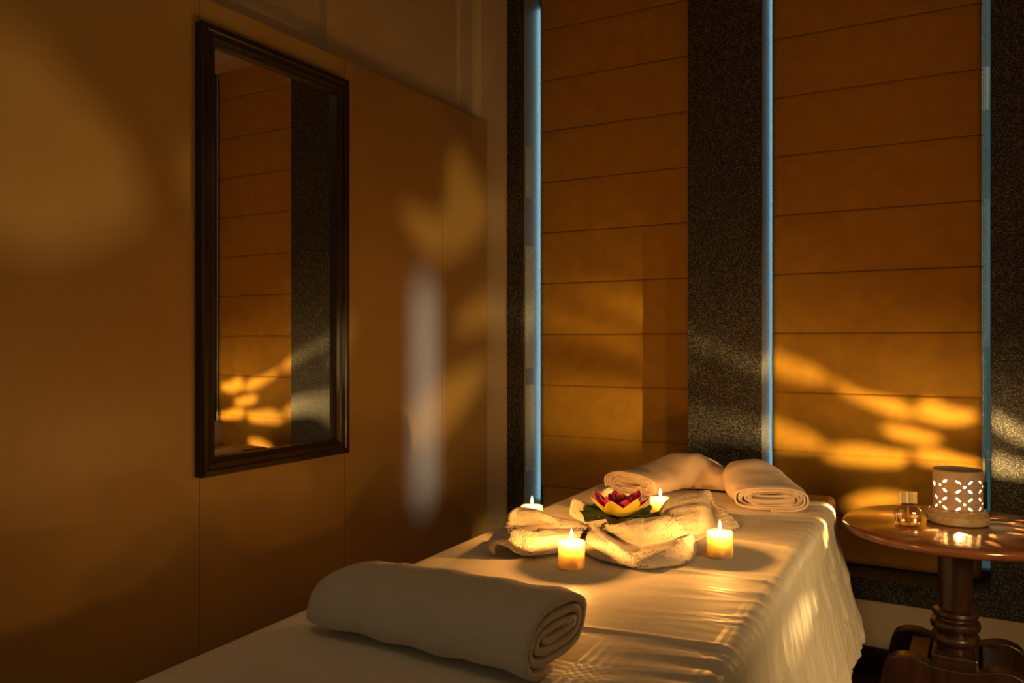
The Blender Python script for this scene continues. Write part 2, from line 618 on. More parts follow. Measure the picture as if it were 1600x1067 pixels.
def blind(x0, x1, label, chain):
    root = thing('roman_blind', ((x0 + x1) / 2, BLIND_Y, 0.385), label, 'blind', None)
    # fabric: flat panels with a narrow stitched tuck at every batten
    zs, ys = [0.385], [0.0]
    for z in FOLD:
        for dz, dy in ((-0.010, 0.0), (-0.0035, 0.0), (-0.0022, 0.013), (0.0022, 0.013), (0.0035, 0.0), (0.010, 0.0)):
            zs.append(z + dz)
            ys.append(dy)
    zs.append(3.20)
    ys.append(0.0)
    zz, yy = [], []
    for a in range(len(zs) - 1):
        n = 8 if zs[a + 1] - zs[a] > 0.1 else 1
        for q in range(n):
            f = q / n
            zz.append(zs[a] + (zs[a + 1] - zs[a]) * f)
            yy.append(ys[a] + (ys[a + 1] - ys[a]) * f)
    zz.append(zs[-1])
    yy.append(0)
    nx = 40
    P = np.zeros((nx, len(zz), 3))
    for i in range(nx):
        x = x0 + (x1 - x0) * i / (nx - 1)
        for j, z in enumerate(zz):
            # each panel bellies very slightly between its battens
            ph = ((z - FOLD[0]) / 0.2555) % 1.0
            bel = 0.004 * math.sin(PI * ph) * (0.6 + noise.noise(Vector((x * 3, z * 2, x0))))
            xx = x
            if z < FOLD[0] and i == 0:
                xx = x + 0.012
            P[i, j] = (xx, BLIND_Y + yy[j] - bel, z)
    f = grid_mesh('fabric', P, M['blind'])
    md = f.modifiers.new('thickness', 'SOLIDIFY')
    md.thickness = 0.0025
    md.offset = 1
    local(f, root)
    for z in FOLD:
        if z < 3.1:
            local(box('batten', M['batten'], x0 - 0.003, x1 + 0.003, BLIND_Y + 0.018, BLIND_Y + 0.022, z - 0.003, z + 0.003, bevel=0.001), root)
    local(box('bottom_bar', M['blind'], x0 + 0.004, x1 - 0.004, BLIND_Y + 0.004, BLIND_Y + 0.012, 0.386, 0.41, bevel=0.002), root)
    local(box('head_rail', M['alu'], x0, x1, BLIND_Y + 0.004, BLIND_Y + 0.036, 3.15, 3.20), root)
    if chain:
        bm = bmesh.new()
        for dx in (-0.0035, 0.0035):
            z = 0.86
            while z < 3.15:
                mt = Matrix.Translation((x1 + 0.009 + dx, BLIND_Y - 0.012, z))
                bmesh.ops.create_icosphere(bm, subdivisions=1, radius=0.0026, matrix=mt)
                z += 0.0066
        c = from_bm('bead_chain', bm, M['chain'], smooth=True)
        c['kind'] = 'stuff'
        local(c, root)
        t = lathe('chain_weight', [(0.0, 0.0), (0.006, 0.0), (0.0065, 0.01), (0.0062, 0.075), (0.0045, 0.094), (0.002, 0.102), (0, 0.103)], M['chain'], seg=20, loc=(x1 + 0.009, BLIND_Y - 0.012, 0.765))
        local(t, root)
        t2 = box('chain_sleeve', M['teal'], x1 + 0.001, x1 + 0.019, BLIND_Y - 0.020, BLIND_Y - 0.004, 0.66, 0.765, bevel=0.002)
        local(t2, root)
    return root


blind(-1.930, -1.100, 'amber roman blind between the left pier and the middle granite pier', False)
blind(-0.786, 0.000, 'amber roman blind behind the round table and lamp, bead chain at its right', True)

# ------------------------------------------------------------------ mirror
MY0, MY1, MZ0, MZ1, MX = 1.727, 2.412, 0.875, 2.315, -2.115
mir = thing('wall_mirror', (PANEL_X, (MY0 + MY1) / 2, MZ0), 'tall mirror in a black brown frame hung on the tan panelled wall', 'mirror')


def frame_mesh():
    # swept moulding round the rectangle; profile: (inward distance, x)
    prof = [(0.0, PANEL_X + 0.001), (0.0, MX - 0.006), (0.004, MX), (0.018, MX - 0.001), (0.024, MX - 0.005), (0.040, MX - 0.008), (0.046, MX - 0.013), (0.057, MX - 0.017), (0.057, PANEL_X + 0.001)]
    bm = bmesh.new()
    rings = []
    for (y, z, sy, sz) in ((MY0, MZ0, 1, 1), (MY1, MZ0, -1, 1), (MY1, MZ1, -1, -1), (MY0, MZ1, 1, -1)):
        rings.append([bm.verts.new((x, y + sy * d, z + sz * d)) for d, x in prof])
    for a in range(4):
        p, q = rings[a], rings[(a + 1) % 4]
        for k in range(len(prof)):
            l = (k + 1) % len(prof)
            bm.faces.new((p[k], p[l], q[l], q[k]))
    return from_bm('mirror_frame', bm, M['frame'])


local(frame_mesh(), mir)
local(box('mirror_glass', M['mirror'], PANEL_X + 0.001, MX - 0.035, MY0 + 0.050, MY1 - 0.050, MZ0 + 0.050, MZ1 - 0.050), mir)

# ------------------------------------------------------------------ massage table and sheet
BC, BA = Vector((-0.775, 1.80, 0)), R(2.6)
HW = 0.41


def bedpt(x, y, z):
    return Vector((BC.x + x * math.cos(BA) - y * math.sin(BA), BC.y + x * math.sin(BA) + y * math.cos(BA), z))


bed = thing('massage_table', (BC.x, BC.y, 0), 'brown leather massage table under the white sheet, its leather head end showing', 'massage table')
bed.rotation_euler = (0, 0, BA)
Y0, Y1 = -1.30, 1.135
box('leather_top', M['leather'], -HW + 0.012, HW - 0.012, Y0, Y1, 0.665, 0.780, bed, bevel=0.022).modifiers['bevel'].segments = 5
box('table_frame', M['darkwood'], -HW + 0.05, HW - 0.06, Y0 + 0.05, Y1 - 0.06, 0.56, 0.664, bed, bevel=0.006)
for sx in (-1, 1):
    for yy in (Y0 + 0.16, Y1 - 0.16):
        box('leg', M['darkwood'], sx * 0.30 - 0.035, sx * 0.30 + 0.035, yy - 0.035, yy + 0.035, 0.0, 0.559, bed, bevel=0.005)
box('stretcher', M['darkwood'], -0.02, 0.02, Y0 + 0.20, Y1 - 0.20, 0.18, 0.24, bed, bevel=0.004)


def build_sheet():
    rad = 0.035
    ny = 420
    # arc-length positions across the bed: left drape, top, right drape
    left, right = 0.24, 0.345
    top = 2 * (HW - rad)
    arc = rad * PI / 2
    tot = left + arc + top + arc + right
    ss = []
    s = 0.0
    while s < tot:
        ss.append(s)
        s += 0.0075 if (s < tot - right - arc - 0.25) else 0.0045
    ss.append(tot)
    P = np.zeros((len(ss), ny, 3))
    UV = np.zeros((len(ss), ny, 2))
    for j in range(ny):
        for i, s in enumerate(ss):
            t = j / (ny - 1)
            a = s - left - arc                       # distance across the top
            if a < -arc:
                x, z, nx_, nz_ = -HW, -rad - (-arc - a), -1, 0
            elif a < 0:
                th = -a / rad
                x, z, nx_, nz_ = -HW + rad - rad * math.sin(th), -rad + rad * math.cos(th), -math.sin(th), math.cos(th)
            elif a <= top:
                x, z, nx_, nz_ = -HW + rad + a, 0.0, 0, 1
            elif a <= top + arc:
                th = (a - top) / rad
                x, z, nx_, nz_ = HW - rad + rad * math.sin(th), -rad + rad * math.cos(th), math.sin(th), math.cos(th)
            else:
                x, z, nx_, nz_ = HW, -rad - (a - top - arc), 1, 0
            k = max(0.0, min(1.0, (x + HW) / (2 * HW)))
            yend = 0.985 - 0.03 * k - 0.02 * (1 - k) ** 6
            y = Y0 + 0.02 + (yend - Y0 - 0.02) * t
            dr = max(0.0, a - top - arc)             # how far down the right side
            dt = max(0.0, top - a) if a < top + arc else 0.0
            # gathers along the right edge
            n1 = noise.noise(Vector((y * 21.0 + 0.9 * dt * 6, s * 1.6, 1.3)))
            n2 = noise.noise(Vector((y * 38.0, s * 2.5, 4.7)))
            n3 = noise.noise(Vector((y * 5.5, s * 5.0, 9.1)))
            g = math.exp(-(dt / 0.11)) if dr == 0 else 1.0
            r1 = (1 - abs(n1) * 2.2)
            amp = 0.0034 * g * r1 + 0.0018 * g * n2
            if dr > 0:
                f = dr / right
                cr = 1 - 2 * abs(noise.noise(Vector((y * 8 + dr * 3, dr * 5 - y * 2, 12.0))))
                amp += 0.0055 * max(0, cr) ** 3 * min(1, f * 3)
                amp += f * (0.0065 * n1 + 0.008 * noise.noise(Vector((y * 9, s * 0.8, 2.2)))) + 0.004 * noise.noise(Vector((y * 21, dr * 16, 6.0))) * min(1, f * 4)
            if 0 <= a <= top:
                amp += 0.0016 * n3 + 0.0011 * noise.noise(Vector((y * 3 + x * 2, x * 9 - y * 4, 3.3)))
                # a few long soft creases lying across
                for (cy, sl, w, h) in ((-0.50, 0.10, 0.010, 0.004), (-0.06, 0.05, 0.009, 0.003), (0.30, -0.04, 0.010, 0.0035), (0.62, 0.05, 0.012, 0.003)):
                    d = y - cy - sl * x - 0.02 * math.sin(x * 7)
                    amp += h * math.exp(-(d / w) ** 2) * max(0, min(1, (x + 0.25) / 0.4))
            amp = max(amp, -0.004) if dr == 0 else amp
            fl = 0.0
            if dr > 0:
                fl = 0.085 * (dr / right) ** 1.2 * (0.45 + 0.55 * max(0, min(1, (y + 0.6) / 1.4)))
            lf = max(0.0, -arc - a)
            px = x + nx_ * (amp + 0.002) + fl - 0.10 * lf
            pz = z + nz_ * (amp + 0.002) - 0.012 * fl
            # the far corner of the drape hangs a little lower
            if dr > 0:
                pz -= 0.03 * (dr / right) * max(0, (y - 0.45) / 0.5)
            P[i, j] = (px, y + 0.02 * (dr / right) * noise.noise(Vector((dr * 6, y * 3, 8))), BED_Z - 0.002 + pz)
            UV[i, j] = (s, y)
    o = grid_mesh('bed_sheet', P, M['sheet'], uv=UV)
    md = o.modifiers.new('thickness', 'SOLIDIFY')
    md.thickness = 0.0016
    md.offset = -1
    o.location = (BC.x, BC.y, 0)
    o.rotation_euler = (0, 0, BA)
    tag(o, 'white checked cotton sheet spread over the massage table, hanging down its right side', 'bed sheet')
    # stitched hem along the bottom of the drape
    jn = []
    i0 = len(ss) - 8
    H = P[i0:, :, :].copy()
    H[:, :, 0] += 0.0013
    h = grid_mesh('hem', H, M['sheet'], o, uv=UV[i0:])
    h.modifiers.new('thickness', 'SOLIDIFY').thickness = 0.002
    return o


build_sheet()

# ------------------------------------------------------------------ folded towels


def ribbon_spiral(w, h, layers, th):
    """cross-section of a flat roll: list of 2-D points going inwards, w wide, h high, lying on y = 0"""
    pts = []
    n = 44
    for k in range(int(layers * n) + 1):
        f = k / n
        sh = f * th
        a, b = w / 2 - sh, h / 2 - sh * min(1.0, h / w * 1.9)
        if b < 0.006 or a < 0.01:
            break
        ang = -PI / 2 - 2 * PI * f
        e = 0.72
        c, s_ = math.cos(ang), math.sin(ang)
        pts.append((a * math.copysign(abs(c) ** e, c), h / 2 + b * math.copysign(abs(s_) ** e, s_)))
    return pts


def thick_section(pts, th):
    """closed outline of a ribbon of thickness th along pts (offset inwards)"""
    P = [Vector(p) for p in pts]
    out, inn = [], []
    for i, p in enumerate(P):
        t = (P[min(i + 1, len(P) - 1)] - P[max(i - 1, 0)]).normalized()
        nrm = Vector((t.y, -t.x))
        out.append(p)
        inn.append(p + nrm * th)
    return out, inn


def towel_roll(name, path, w, h, layers, th, mat, seed, squash=None, rnd=0.004, gap=0.72, shear=0.0):
    """flat roll swept along path: list of (pos, side vector) ; end faces show the turns"""
    sec = ribbon_spiral(w, h, layers, th)
    out, inn = thick_section(sec, th * gap)
    m_ = len(out)
    loop = out + inn[::-1]
    bm = bmesh.new()
    rings = []
    for q, (pos, side, sw, sh) in enumerate(path):
        rg = []
        for k, p in enumerate(loop):
            u = k if k < m_ else 2 * m_ - 1 - k
            nz = noise.noise(Vector((u * 0.13, q * 0.23, seed))) * rnd
            nz2 = noise.noise(Vector((u * 0.05, q * 0.10, seed + 5))) * rnd * 1.6
            v = Vector(pos) + Vector(side) * ((p.x + nz2) * sw + shear * p.y) + Vector((0, 0, max(0.0005, (p.y + nz) * sh)))
            rg.append(bm.verts.new(v))
        rings.append(rg)
    n = len(loop)
    for a, b in zip(rings, rings[1:]):
        for k in range(n):
            l = (k + 1) % n
            bm.faces.new((a[k], a[l], b[l], b[k]))
    for rg, fl in ((rings[0], False), (rings[-1], True)):
        for k in range(m_ - 1):
            f = (rg[k], rg[k + 1], rg[n - 2 - k], rg[n - 1 - k])
            bm.faces.new(f[::-1] if fl else f)
    return from_bm(name, bm, mat, smooth=True)


def bath_towel():
    path = []
    n = 40
    for q in range(n):
        f = q / (n - 1)
        x = -1.055 + (0.475) * f
        y = 1.150 + 0.012 * math.sin(f * 3) - 0.02 * f
        a = R(6) * (1 - f) - R(3) * f
        e = 1.0
        if f < 0.12:
            e = 0.86 + 0.14 * math.sin(f / 0.12 * PI / 2)
        path.append(((x, y, BED_Z + 0.002), (math.sin(-a) * 1, math.cos(a), 0), e, e * (0.93 + 0.09 * f)))
    o = towel_roll('bath_towel', path, 0.205, 0.112, 3.2, 0.0155, M['plush'], 3.0, rnd=0.006, gap=0.70, shear=0.32)
    tag(o, 'large thick white bath towel folded into a flat roll, nearest the camera on the bed', 'towel')
    return o


bath_towel()


def neck_towel():
    # one long flat roll bent into a horseshoe at the head of the bed
    ctr = np.array([(-1.015, 2.545), (-0.985, 2.64), (-0.935, 2.735), (-0.862, 2.79), (-0.775, 2.80), (-0.700, 2.765), (-0.640, 2.69), (-0.585, 2.60), (-0.553, 2.525)])
    C = catmull(ctr, 64)
    path = []
    for q in range(len(C)):
        t = C[min(q + 1, len(C) - 1)] - C[max(q - 1, 0)]
        t = t / np.linalg.norm(t)
        f = q / (len(C) - 1)
        mid = math.exp(-((f - 0.5) / 0.16) ** 2)
        dip = math.exp(-((f - 0.52) / 0.06) ** 2)
        sw = 0.98 - 0.50 * mid
        sh = 1.0 + 0.70 * math.exp(-((f - 0.34) / 0.13) ** 2) + 0.62 * math.exp(-((f - 0.68) / 0.12) ** 2) - 0.25 * dip
        path.append(((C[q][0], C[q][1], BED_Z + 0.002), (t[1], -t[0], 0), sw, sh))
    o = towel_roll('neck_towel', path, 0.225, 0.078, 6.2, 0.0078, M['linen'], 11.0, rnd=0.007, gap=0.72)
    tag(o, 'long pinkish towel folded flat and bent into a horseshoe at the bed head', 'towel')


neck_towel()


def P3(u, v, h):
    return tuple(on_z(u, v, BED_Z + h))


def cloth_patch(name, rows, label, seed, n=(90, 130), th=0.008, rough=0.0025):
    C = np.array([[P3(*c) for c in r] for r in rows])
    A = catmull(C, n[0])
    A = np.swapaxes(catmull(np.swapaxes(A, 0, 1), n[1]), 0, 1)
    for i in range(A.shape[0]):
        for j in range(A.shape[1]):
            p = Vector(A[i, j])
            d = noise.noise(p * 24 + Vector((seed, 0, 0))) * 0.0040 + noise.noise(p * 70 + Vector((0, seed, 0))) * 0.0012 + noise.noise(Vector((i * 0.21, j * 0.035, seed * 3))) * 0.0045 + noise.noise(p * 260) * 0.0011
            A[i, j, 2] = max(BED_Z + 0.008 + th * 0.5, p.z + d)
    o = grid_mesh(name, A, M['terry'])
    md = o.modifiers.new('thickness', 'SOLIDIFY')
    md.thickness = th
    md.offset = 0
    tag(o, label, 'towel', 'small towels arranged around the lotus')
    return o


left_rows = [
    [(770, 872, .0), (776, 852, .03), (790, 851, .034), (806, 861, .02), (826, 868, .008), (850, 867, .006), (871, 866, .004), (903, 864, .004)],
    [(766, 856, .02), (775, 842, .045), (795, 845, .05), (812, 851, .042), (832, 854, .036), (853, 852, .032), (873, 850, .03), (903, 848, .028)],
    [(766, 845, .03), (784, 829, .055), (800, 829, .06), (818, 835, .055), (838, 838, .05), (856, 838, .048), (876, 837, .045), (908, 834, .04)],
    [(780, 834, .03), (792, 822, .052), (805, 821, .052), (820, 822, .047), (840, 822, .045), (860, 826, .043), (880, 829, .04), (912, 828, .035)],
    [(785, 827, .03), (795, 813, .065), (808, 808, .072), (825, 808, .072), (845, 811, .068), (866, 816, .06), (888, 822, .05), (916, 824, .04)],
    [(788, 820, .03), (797, 804, .078), (811, 795, .086), (828, 796, .085), (848, 803, .075), (870, 810, .062), (892, 816, .052), (918, 821, .04)],
    [(794, 826, .02), (803, 825, .02), (815, 824, .02), (832, 824, .02), (850, 822, .02), (872, 820, .02), (895, 820, .02), (920, 822, .03)],
]
cloth_patch('small_towel', left_rows, 'small white terry towel scrunched left of the lotus, its hem lifting into an arch', 1.0)
front_rows = [
    [(912, 868, .0), (933, 877, .0), (960, 883, .0), (1000, 891, .0), (1040, 890, .0), (1070, 885, .0), (1086, 868, .0)],
    [(914, 850, .022), (932, 862, .022), (960, 872, .02), (1000, 883, .016), (1040, 876, .022), (1074, 864, .026), (1087, 853, .028)],
    [(927, 824, .045), (943, 840, .036), (962, 854, .034), (990, 869, .03), (1024, 861, .038), (1060, 847, .045), (1082, 839, .046)],
    [(931, 827, .03), (955, 838, .014), (975, 849, .012), (1000, 857, .012), (1030, 851, .014), (1058, 845, .022), (1077, 837, .03)],
    [(939, 823, .03), (960, 828, .04), (985, 832, .046), (1008, 833, .046), (1035, 829, .046), (1057, 831, .04), (1072, 834, .03)],
    [(946, 819, .035), (965, 821, .05), (988, 815, .06), (1012, 811, .064), (1040, 807, .066), (1054, 815, .058), (1066, 829, .04)],
    [(953, 826, .01), (972, 826, .01), (992, 824, .01), (1015, 822, .01), (1040, 820, .01), (1055, 822, .01), (1068, 829, .01)],
]
cloth_patch('small_towel', front_rows, 'small white terry towel cupped like a boat in front of the lotus, between two candles', 2.0)
right_rows = [
    [(1062, 851, .0), (1075, 853, .0), (1090, 851, .0), (1106, 843, .0), (1118, 839, .0), (1130, 836, .0), (1154, 829, .0)],
    [(1050, 839, .014), (1068, 838, .014), (1085, 837, .014), (1105, 832, .014), (1118, 830, .014), (1132, 827, .014), (1154, 823, .012)],
    [(1042, 830, .018), (1062, 829, .026), (1082, 829, .026), (1104, 825, .028), (1117, 822, .018), (1130, 819, .022), (1150, 815, .024)],
    [(1036, 819, .032), (1055, 813, .048), (1078, 808, .054), (1102, 806, .056), (1115, 809, .026), (1129, 807, .036), (1142, 807, .034)],
    [(1034, 808, .044), (1049, 795, .064), (1072, 790, .072), (1100, 787, .078), (1112, 795, .040), (1124, 797, .048), (1134, 801, .044)],
    [(1032, 799, .052), (1046, 781, .078), (1066, 774, .086), (1088, 771, .092), (1107, 769, .094), (1114, 788, .055), (1134, 797, .046)],
    [(1036, 808, .02), (1054, 806, .02), (1070, 801, .014), (1090, 799, .006), (1106, 800, .004), (1116, 801, .004), (1136, 806, .004)],
]
cloth_patch('small_towel', right_rows, 'small white terry towel with a raised peak, right of the lotus behind the right candle', 3.0)


def centre_towel():
    cx, cy = -0.868, 2.075
    nr, na = 46, 150
    P = np.zeros((nr, na + 1, 3))
    for i in range(nr):
        for j in range(na + 1):
            a = 2 * PI * (j % na) / na
            rmax = 0.115 + 0.02 * math.sin(3 * a + 1) + 0.012 * math.sin(5 * a)
            for (ca, w, ex) in ((2.55, 0.32, 0.085), (2.03, 0.30, 0.17)):
                d = (a - ca + PI) % (2 * PI) - PI
                rmax += ex * math.exp(-(d / w) ** 2)
            r = rmax * (0.02 + 0.98 * i / (nr - 1))
            x, y = cx + r * math.cos(a), cy + r * math.sin(a)
            h = 0.016 + 0.008 * noise.noise(Vector((x * 16, y * 16, 2)))
            for (bx, by, s, hh) in ((-1.045, 2.185, 0.030, 0.028), (-1.015, 2.345, 0.040, 0.060), (-0.985, 2.155, 0.04, 0.012)):
                q = ((x - bx) ** 2 + (y - by) ** 2) / (s * s)
                h += hh * math.exp(-q) * (1 + 0.35 * noise.noise(Vector((x * 40, y * 40, 7))))
            if i == nr - 1:
                h = min(h, 0.012)
            h += 0.0015 * noise.noise(Vector((x * 120, y * 120, 1)))
            P[i, j] = (x, y, BED_Z + max(0.009, h))
    o = grid_mesh('small_towel', P, M['terry'])
    md = o.modifiers.new('thickness', 'SOLIDIFY')
    md.thickness = 0.007
    md.offset = 0
    tag(o, 'small white terry towel spread flat under the lotus, two crumpled corners standing behind it', 'towel', 'small towels arranged around the lotus')


centre_towel()

# ------------------------------------------------------------------ lotus
LC = Vector((-0.848, 2.052, BED_Z + 0.041))
lotus = thing('lotus_flower', LC, 'pink and yellow green lotus flower on dark green leaves among the towels', 'flower')


def leaf_pad():
    nr, na = 26, 220
    P = np.zeros((nr, na + 1, 3))
    for i in range(nr):
        for j in range(na + 1):
            a = 2 * PI * (j % na) / na
            lob = 0.084 + 0.026 * abs(math.sin(3.5 * a + 0.4)) ** 0.7 + 0.004 * math.sin(17 * a)
            f = i / (nr - 1)
            r = lob * f
            z = 0.004 + 0.010 * f ** 2 * math.sin(7 * a + 0.8) + 0.004 * f * math.sin(15 * a) + 0.010 * f ** 2
            P[i, j] = (r * math.cos(a), r * math.sin(a), z)
    o = grid_mesh('leaf_pad', P, M['leaf'], lotus)
    o.modifiers.new('t', 'SOLIDIFY').thickness = 0.0018


leaf_pad()


def petal(ang, length, width, lift, curl, base_r, z0, outer, inner, thick=0.002):
    nu, nv = 22, 15
    P = np.zeros((nu, nv, 3))
    for i in range(nu):
        f = i / (nu - 1)
        # spine curve: leaves the centre low and curls up
        th = lift * f ** curl
        r = base_r + length * (f - 0.32 * f * f * math.sin(lift) * 0.9)
        zz = z0 + length * (0.10 * f + math.sin(lift) * f ** (curl) * 0.86)
        w = width * (math.sin(PI * min(1, 0.12 + f * 0.88)) ** 0.75) * (1 if f < 0.97 else 0.35)
        for j in range(nv):
            s = -1 + 2 * j / (nv - 1)
            cup = 0.42 * w * s * s * math.sin(PI * (0.15 + 0.75 * f))
            x = r - cup * 0.45 * (1 - f)
            P[i, j] = (x * math.cos(ang) - s * w * math.sin(ang), x * math.sin(ang) + s * w * math.cos(ang), zz + cup * 0.75)
    o = grid_mesh('petal', P, inner, lotus)
    o.data.materials.append(outer)
    md = o.modifiers.new('t', 'SOLIDIFY')
    md.thickness = thick
    md.offset = -1
    md.material_offset = 1
    md.material_offset_rim = 0
    return o


for k in range(7):
    petal(R(-84 + 360 / 7 * k), 0.084, 0.026, R(40 if k % 2 == 0 else 46), 1.6, 0.012, 0.006, M['petal_green'], M['petal_pink'])
for k in range(6):
    petal(R(-110 + 60 * k), 0.060, 0.021, R(52), 1.4, 0.008, 0.014, M['petal_pink'], M['petal_pink'])
for k in range(6):
    petal(R(-80 + 60 * k), 0.046, 0.017, R(66), 1.2, 0.004, 0.020, M['petal_red'], M['petal_pink'])
lathe('flower_heart', [(0.0, 0.008), (0.012, 0.010), (0.018, 0.028), (0.014, 0.046), (0.006, 0.056), (0, 0.057)], M['petal_red'], lotus, 20)
bm = bmesh.new()
for k in range(9):
    a = k * 2.399
    r = 0.0026 * math.sqrt(k)
    bmesh.ops.create_cone(bm, cap_ends=True, segments=6, radius1=0.0016, radius2=0.0007, depth=0.014, matrix=Matrix.Translation((r * math.cos(a), r * math.sin(a), 0.061)))
from_bm('stamens', bm, M['stamen'], lotus, smooth=True)

# ------------------------------------------------------------------ candles
CANDLE_R, CANDLE_H = 0.0305, 0.061


def candle(x, y, label, power, seed):
    root = thing('pillar_candle', (x, y, BED_Z + 0.001), label, 'candle', 'lit pillar candles on the bed')
    Hh = CANDLE_H
    lathe('wax_body', [(0, 0), (CANDLE_R - 0.002, 0), (CANDLE_R, 0.002), (CANDLE_R, Hh - 0.003), (CANDLE_R - 0.0018, Hh), (CANDLE_R - 0.005, Hh - 0.001), (0.012, Hh - 0.0045), (0, Hh - 0.0055)], M['wax'], root, 48)
    bend = 0.0012 * math.sin(seed * 5)
    tube('wick', [(0, 0, Hh - 0.006), (0, 0, Hh + 0.001), (bend, 0.0006, Hh + 0.0065)], 0.0008, M['wick'], root, 6)
    zz = Hh + 0.004
    lathe('flame', [(0, zz), (0.0022, zz + 0.002), (0.0036, zz + 0.006), (0.0038, zz + 0.009), (0.0030, zz + 0.014), (0.0016, zz + 0.019), (0.0006, zz + 0.0225), (0, zz + 0.024)], M['flame'], root, 16)
    point_light('candle_glow', (x, y, BED_Z + Hh + 0.015), power, (1.0, 0.41, 0.078), 0.005)
    return root


CP = 3.6
candle(-0.813, 1.681, 'lit ivory pillar candle nearest the camera, in front of the cupped towel', CP, 0)
candle(-0.545, 1.943, 'lit ivory pillar candle right of the towels, near the bed right edge', CP, 1)
candle(-0.813, 2.275, 'lit ivory pillar candle behind the lotus, half hidden by the peaked towel', CP, 2)
candle(-1.082, 1.985, 'lit ivory pillar candle at the far left, half hidden by the scrunched towel', CP, 3)

# ------------------------------------------------------------------ round table
TC = Vector((-0.069, 2.80, 0))
table = thing('pedestal_table', TC, 'round dark wood pedestal table right of the massage table', 'table')
TR = 0.318
lathe('tabletop', [(0, 0.722), (TR - 0.012, 0.722), (TR - 0.004, 0.726), (TR, 0.733), (TR, 0.742), (TR - 0.004, 0.748), (TR - 0.010, 0.75), (0, 0.75)], M['tabletop'], table, 96)
lathe('post', [(0, 0.375), (0.050, 0.375), (0.052, 0.392), (0.063, 0.400), (0.067, 0.411), (0.063, 0.423), (0.052, 0.430), (0.054, 0.434), (0.066, 0.442), (0.069, 0.452), (0.066, 0.463), (0.053, 0.470), (0.052, 0.474), (0.062, 0.480), (0.064, 0.487), (0.060, 0.495), (0.046, 0.500), (0.046, 0.56), (0.048, 0.64), (0.052, 0.70), (0.07, 0.715), (0.09, 0.722), (0, 0.722)], M['darkwood'], table, 48)
box('hub_block', M['darkwood'], -0.062, 0.062, -0.075, 0.115, 0.285, 0.375, table, bevel=0.006)


def foot_plank(y):
    # arched plank with rounded shoulders that stands on the floor at both ends
    up = [(-0.215, 0.0), (-0.207, 0.14), (-0.200, 0.26), (-0.186, 0.335), (-0.155, 0.362), (-0.11, 0.366), (-0.06, 0.352), (0.0, 0.347)]
    up = up + [(-x, z) for x, z in up[-2::-1]]
    dn = [(0.135, 0.0), (0.125, 0.08), (0.09, 0.14), (0.0, 0.165)]
    dn = dn + [(-x, z) for x, z in dn[-2::-1]]
    prof = catmull(np.array(up), 60).tolist() + catmull(np.array(dn), 34).tolist()
    bm = bmesh.new()
    A = [bm.verts.new((x, y - 0.026, max(z, 0))) for x, z in prof]
    B = [bm.verts.new((x, y + 0.026, max(z, 0))) for x, z in prof]
    bm.faces.new(A)
    bm.faces.new(B[::-1])
    for k in range(len(prof)):
        l = (k + 1) % len(prof)
        bm.faces.new((A[k], A[l], B[l], B[k]))
    return from_bm('foot', bm, M['darkwood'], table, bevel=0.004)


foot_plank(-0.085)
foot_plank(0.175)
for x in (-0.098, 0.098):
    box('rail', M['darkwood'], x - 0.028, x + 0.028, -0.06, 0.15, 0.30, 0.352, table, bevel=0.004)

# ------------------------------------------------------------------ pierced lamp
LX, LY = -0.064, 2.85
lamp = thing('pierced_table_lamp', (LX, LY, TABLE_Z), 'lit cylindrical ceramic lamp pierced with petal holes on the round table', 'lamp')
lathe('lamp_base', [(0, 0.0), (0.078, 0.0), (0.085, 0.004), (0.088, 0.014), (0.086, 0.026), (0.080, 0.031), (0.082, 0.036), (0.078, 0.041), (0.070, 0.043), (0, 0.043)], M['lampbase'], lamp, 64)
SR, SZ0, SZ1 = 0.066, 0.043, 0.163
BULB = Vector((-0.010, 0.016, 0.094))      # light point, relative to the lamp axis on the table


def az_z(p):
    """world point -> (azimuth, z) where the ray from the bulb to it leaves the shade. azimuth 0 faces the camera side (-Y), + to the right"""
    o = Vector((LX, LY, TABLE_Z)) + BULB
    d = p - o
    a = d.x * d.x + d.y * d.y
    b = 2 * (BULB.x * d.x + BULB.y * d.y)
    c = BULB.x ** 2 + BULB.y ** 2 - SR * SR
    t = (-b + math.sqrt(b * b - 4 * a * c)) / (2 * a)
    q = BULB + d * t
    return math.atan2(q.x, -q.y), q.z


holes = []


def petal_hole(az, z, da, dz, n=18, wid=0.42):
    pts = []
    L = math.hypot(da * SR, dz)
    ux, uz = da * SR / L, dz / L
    for k in range(n):
        t = 2 * PI * k / n
        a = math.cos(t) * L
        b = math.sin(t) * L * wid * (1 - 0.25 * abs(math.cos(t)))
        pts.append((az + (a * ux - b * uz) / SR, z + a * uz + b * ux))
    return pts


def dot_hole(az, z, r, n=12):
    return [(az + r * math.cos(2 * PI * k / n) / SR, z + r * math.sin(2 * PI * k / n)) for k in range(n)]


cast = []      # holes that make the leaf-shaped light on the walls behind


def cast_hole(pts):
    cast.append([az_z(p) for p in pts])


BY, GY, WX = BLIND_Y - 0.003, BACK_Y, PANEL_X
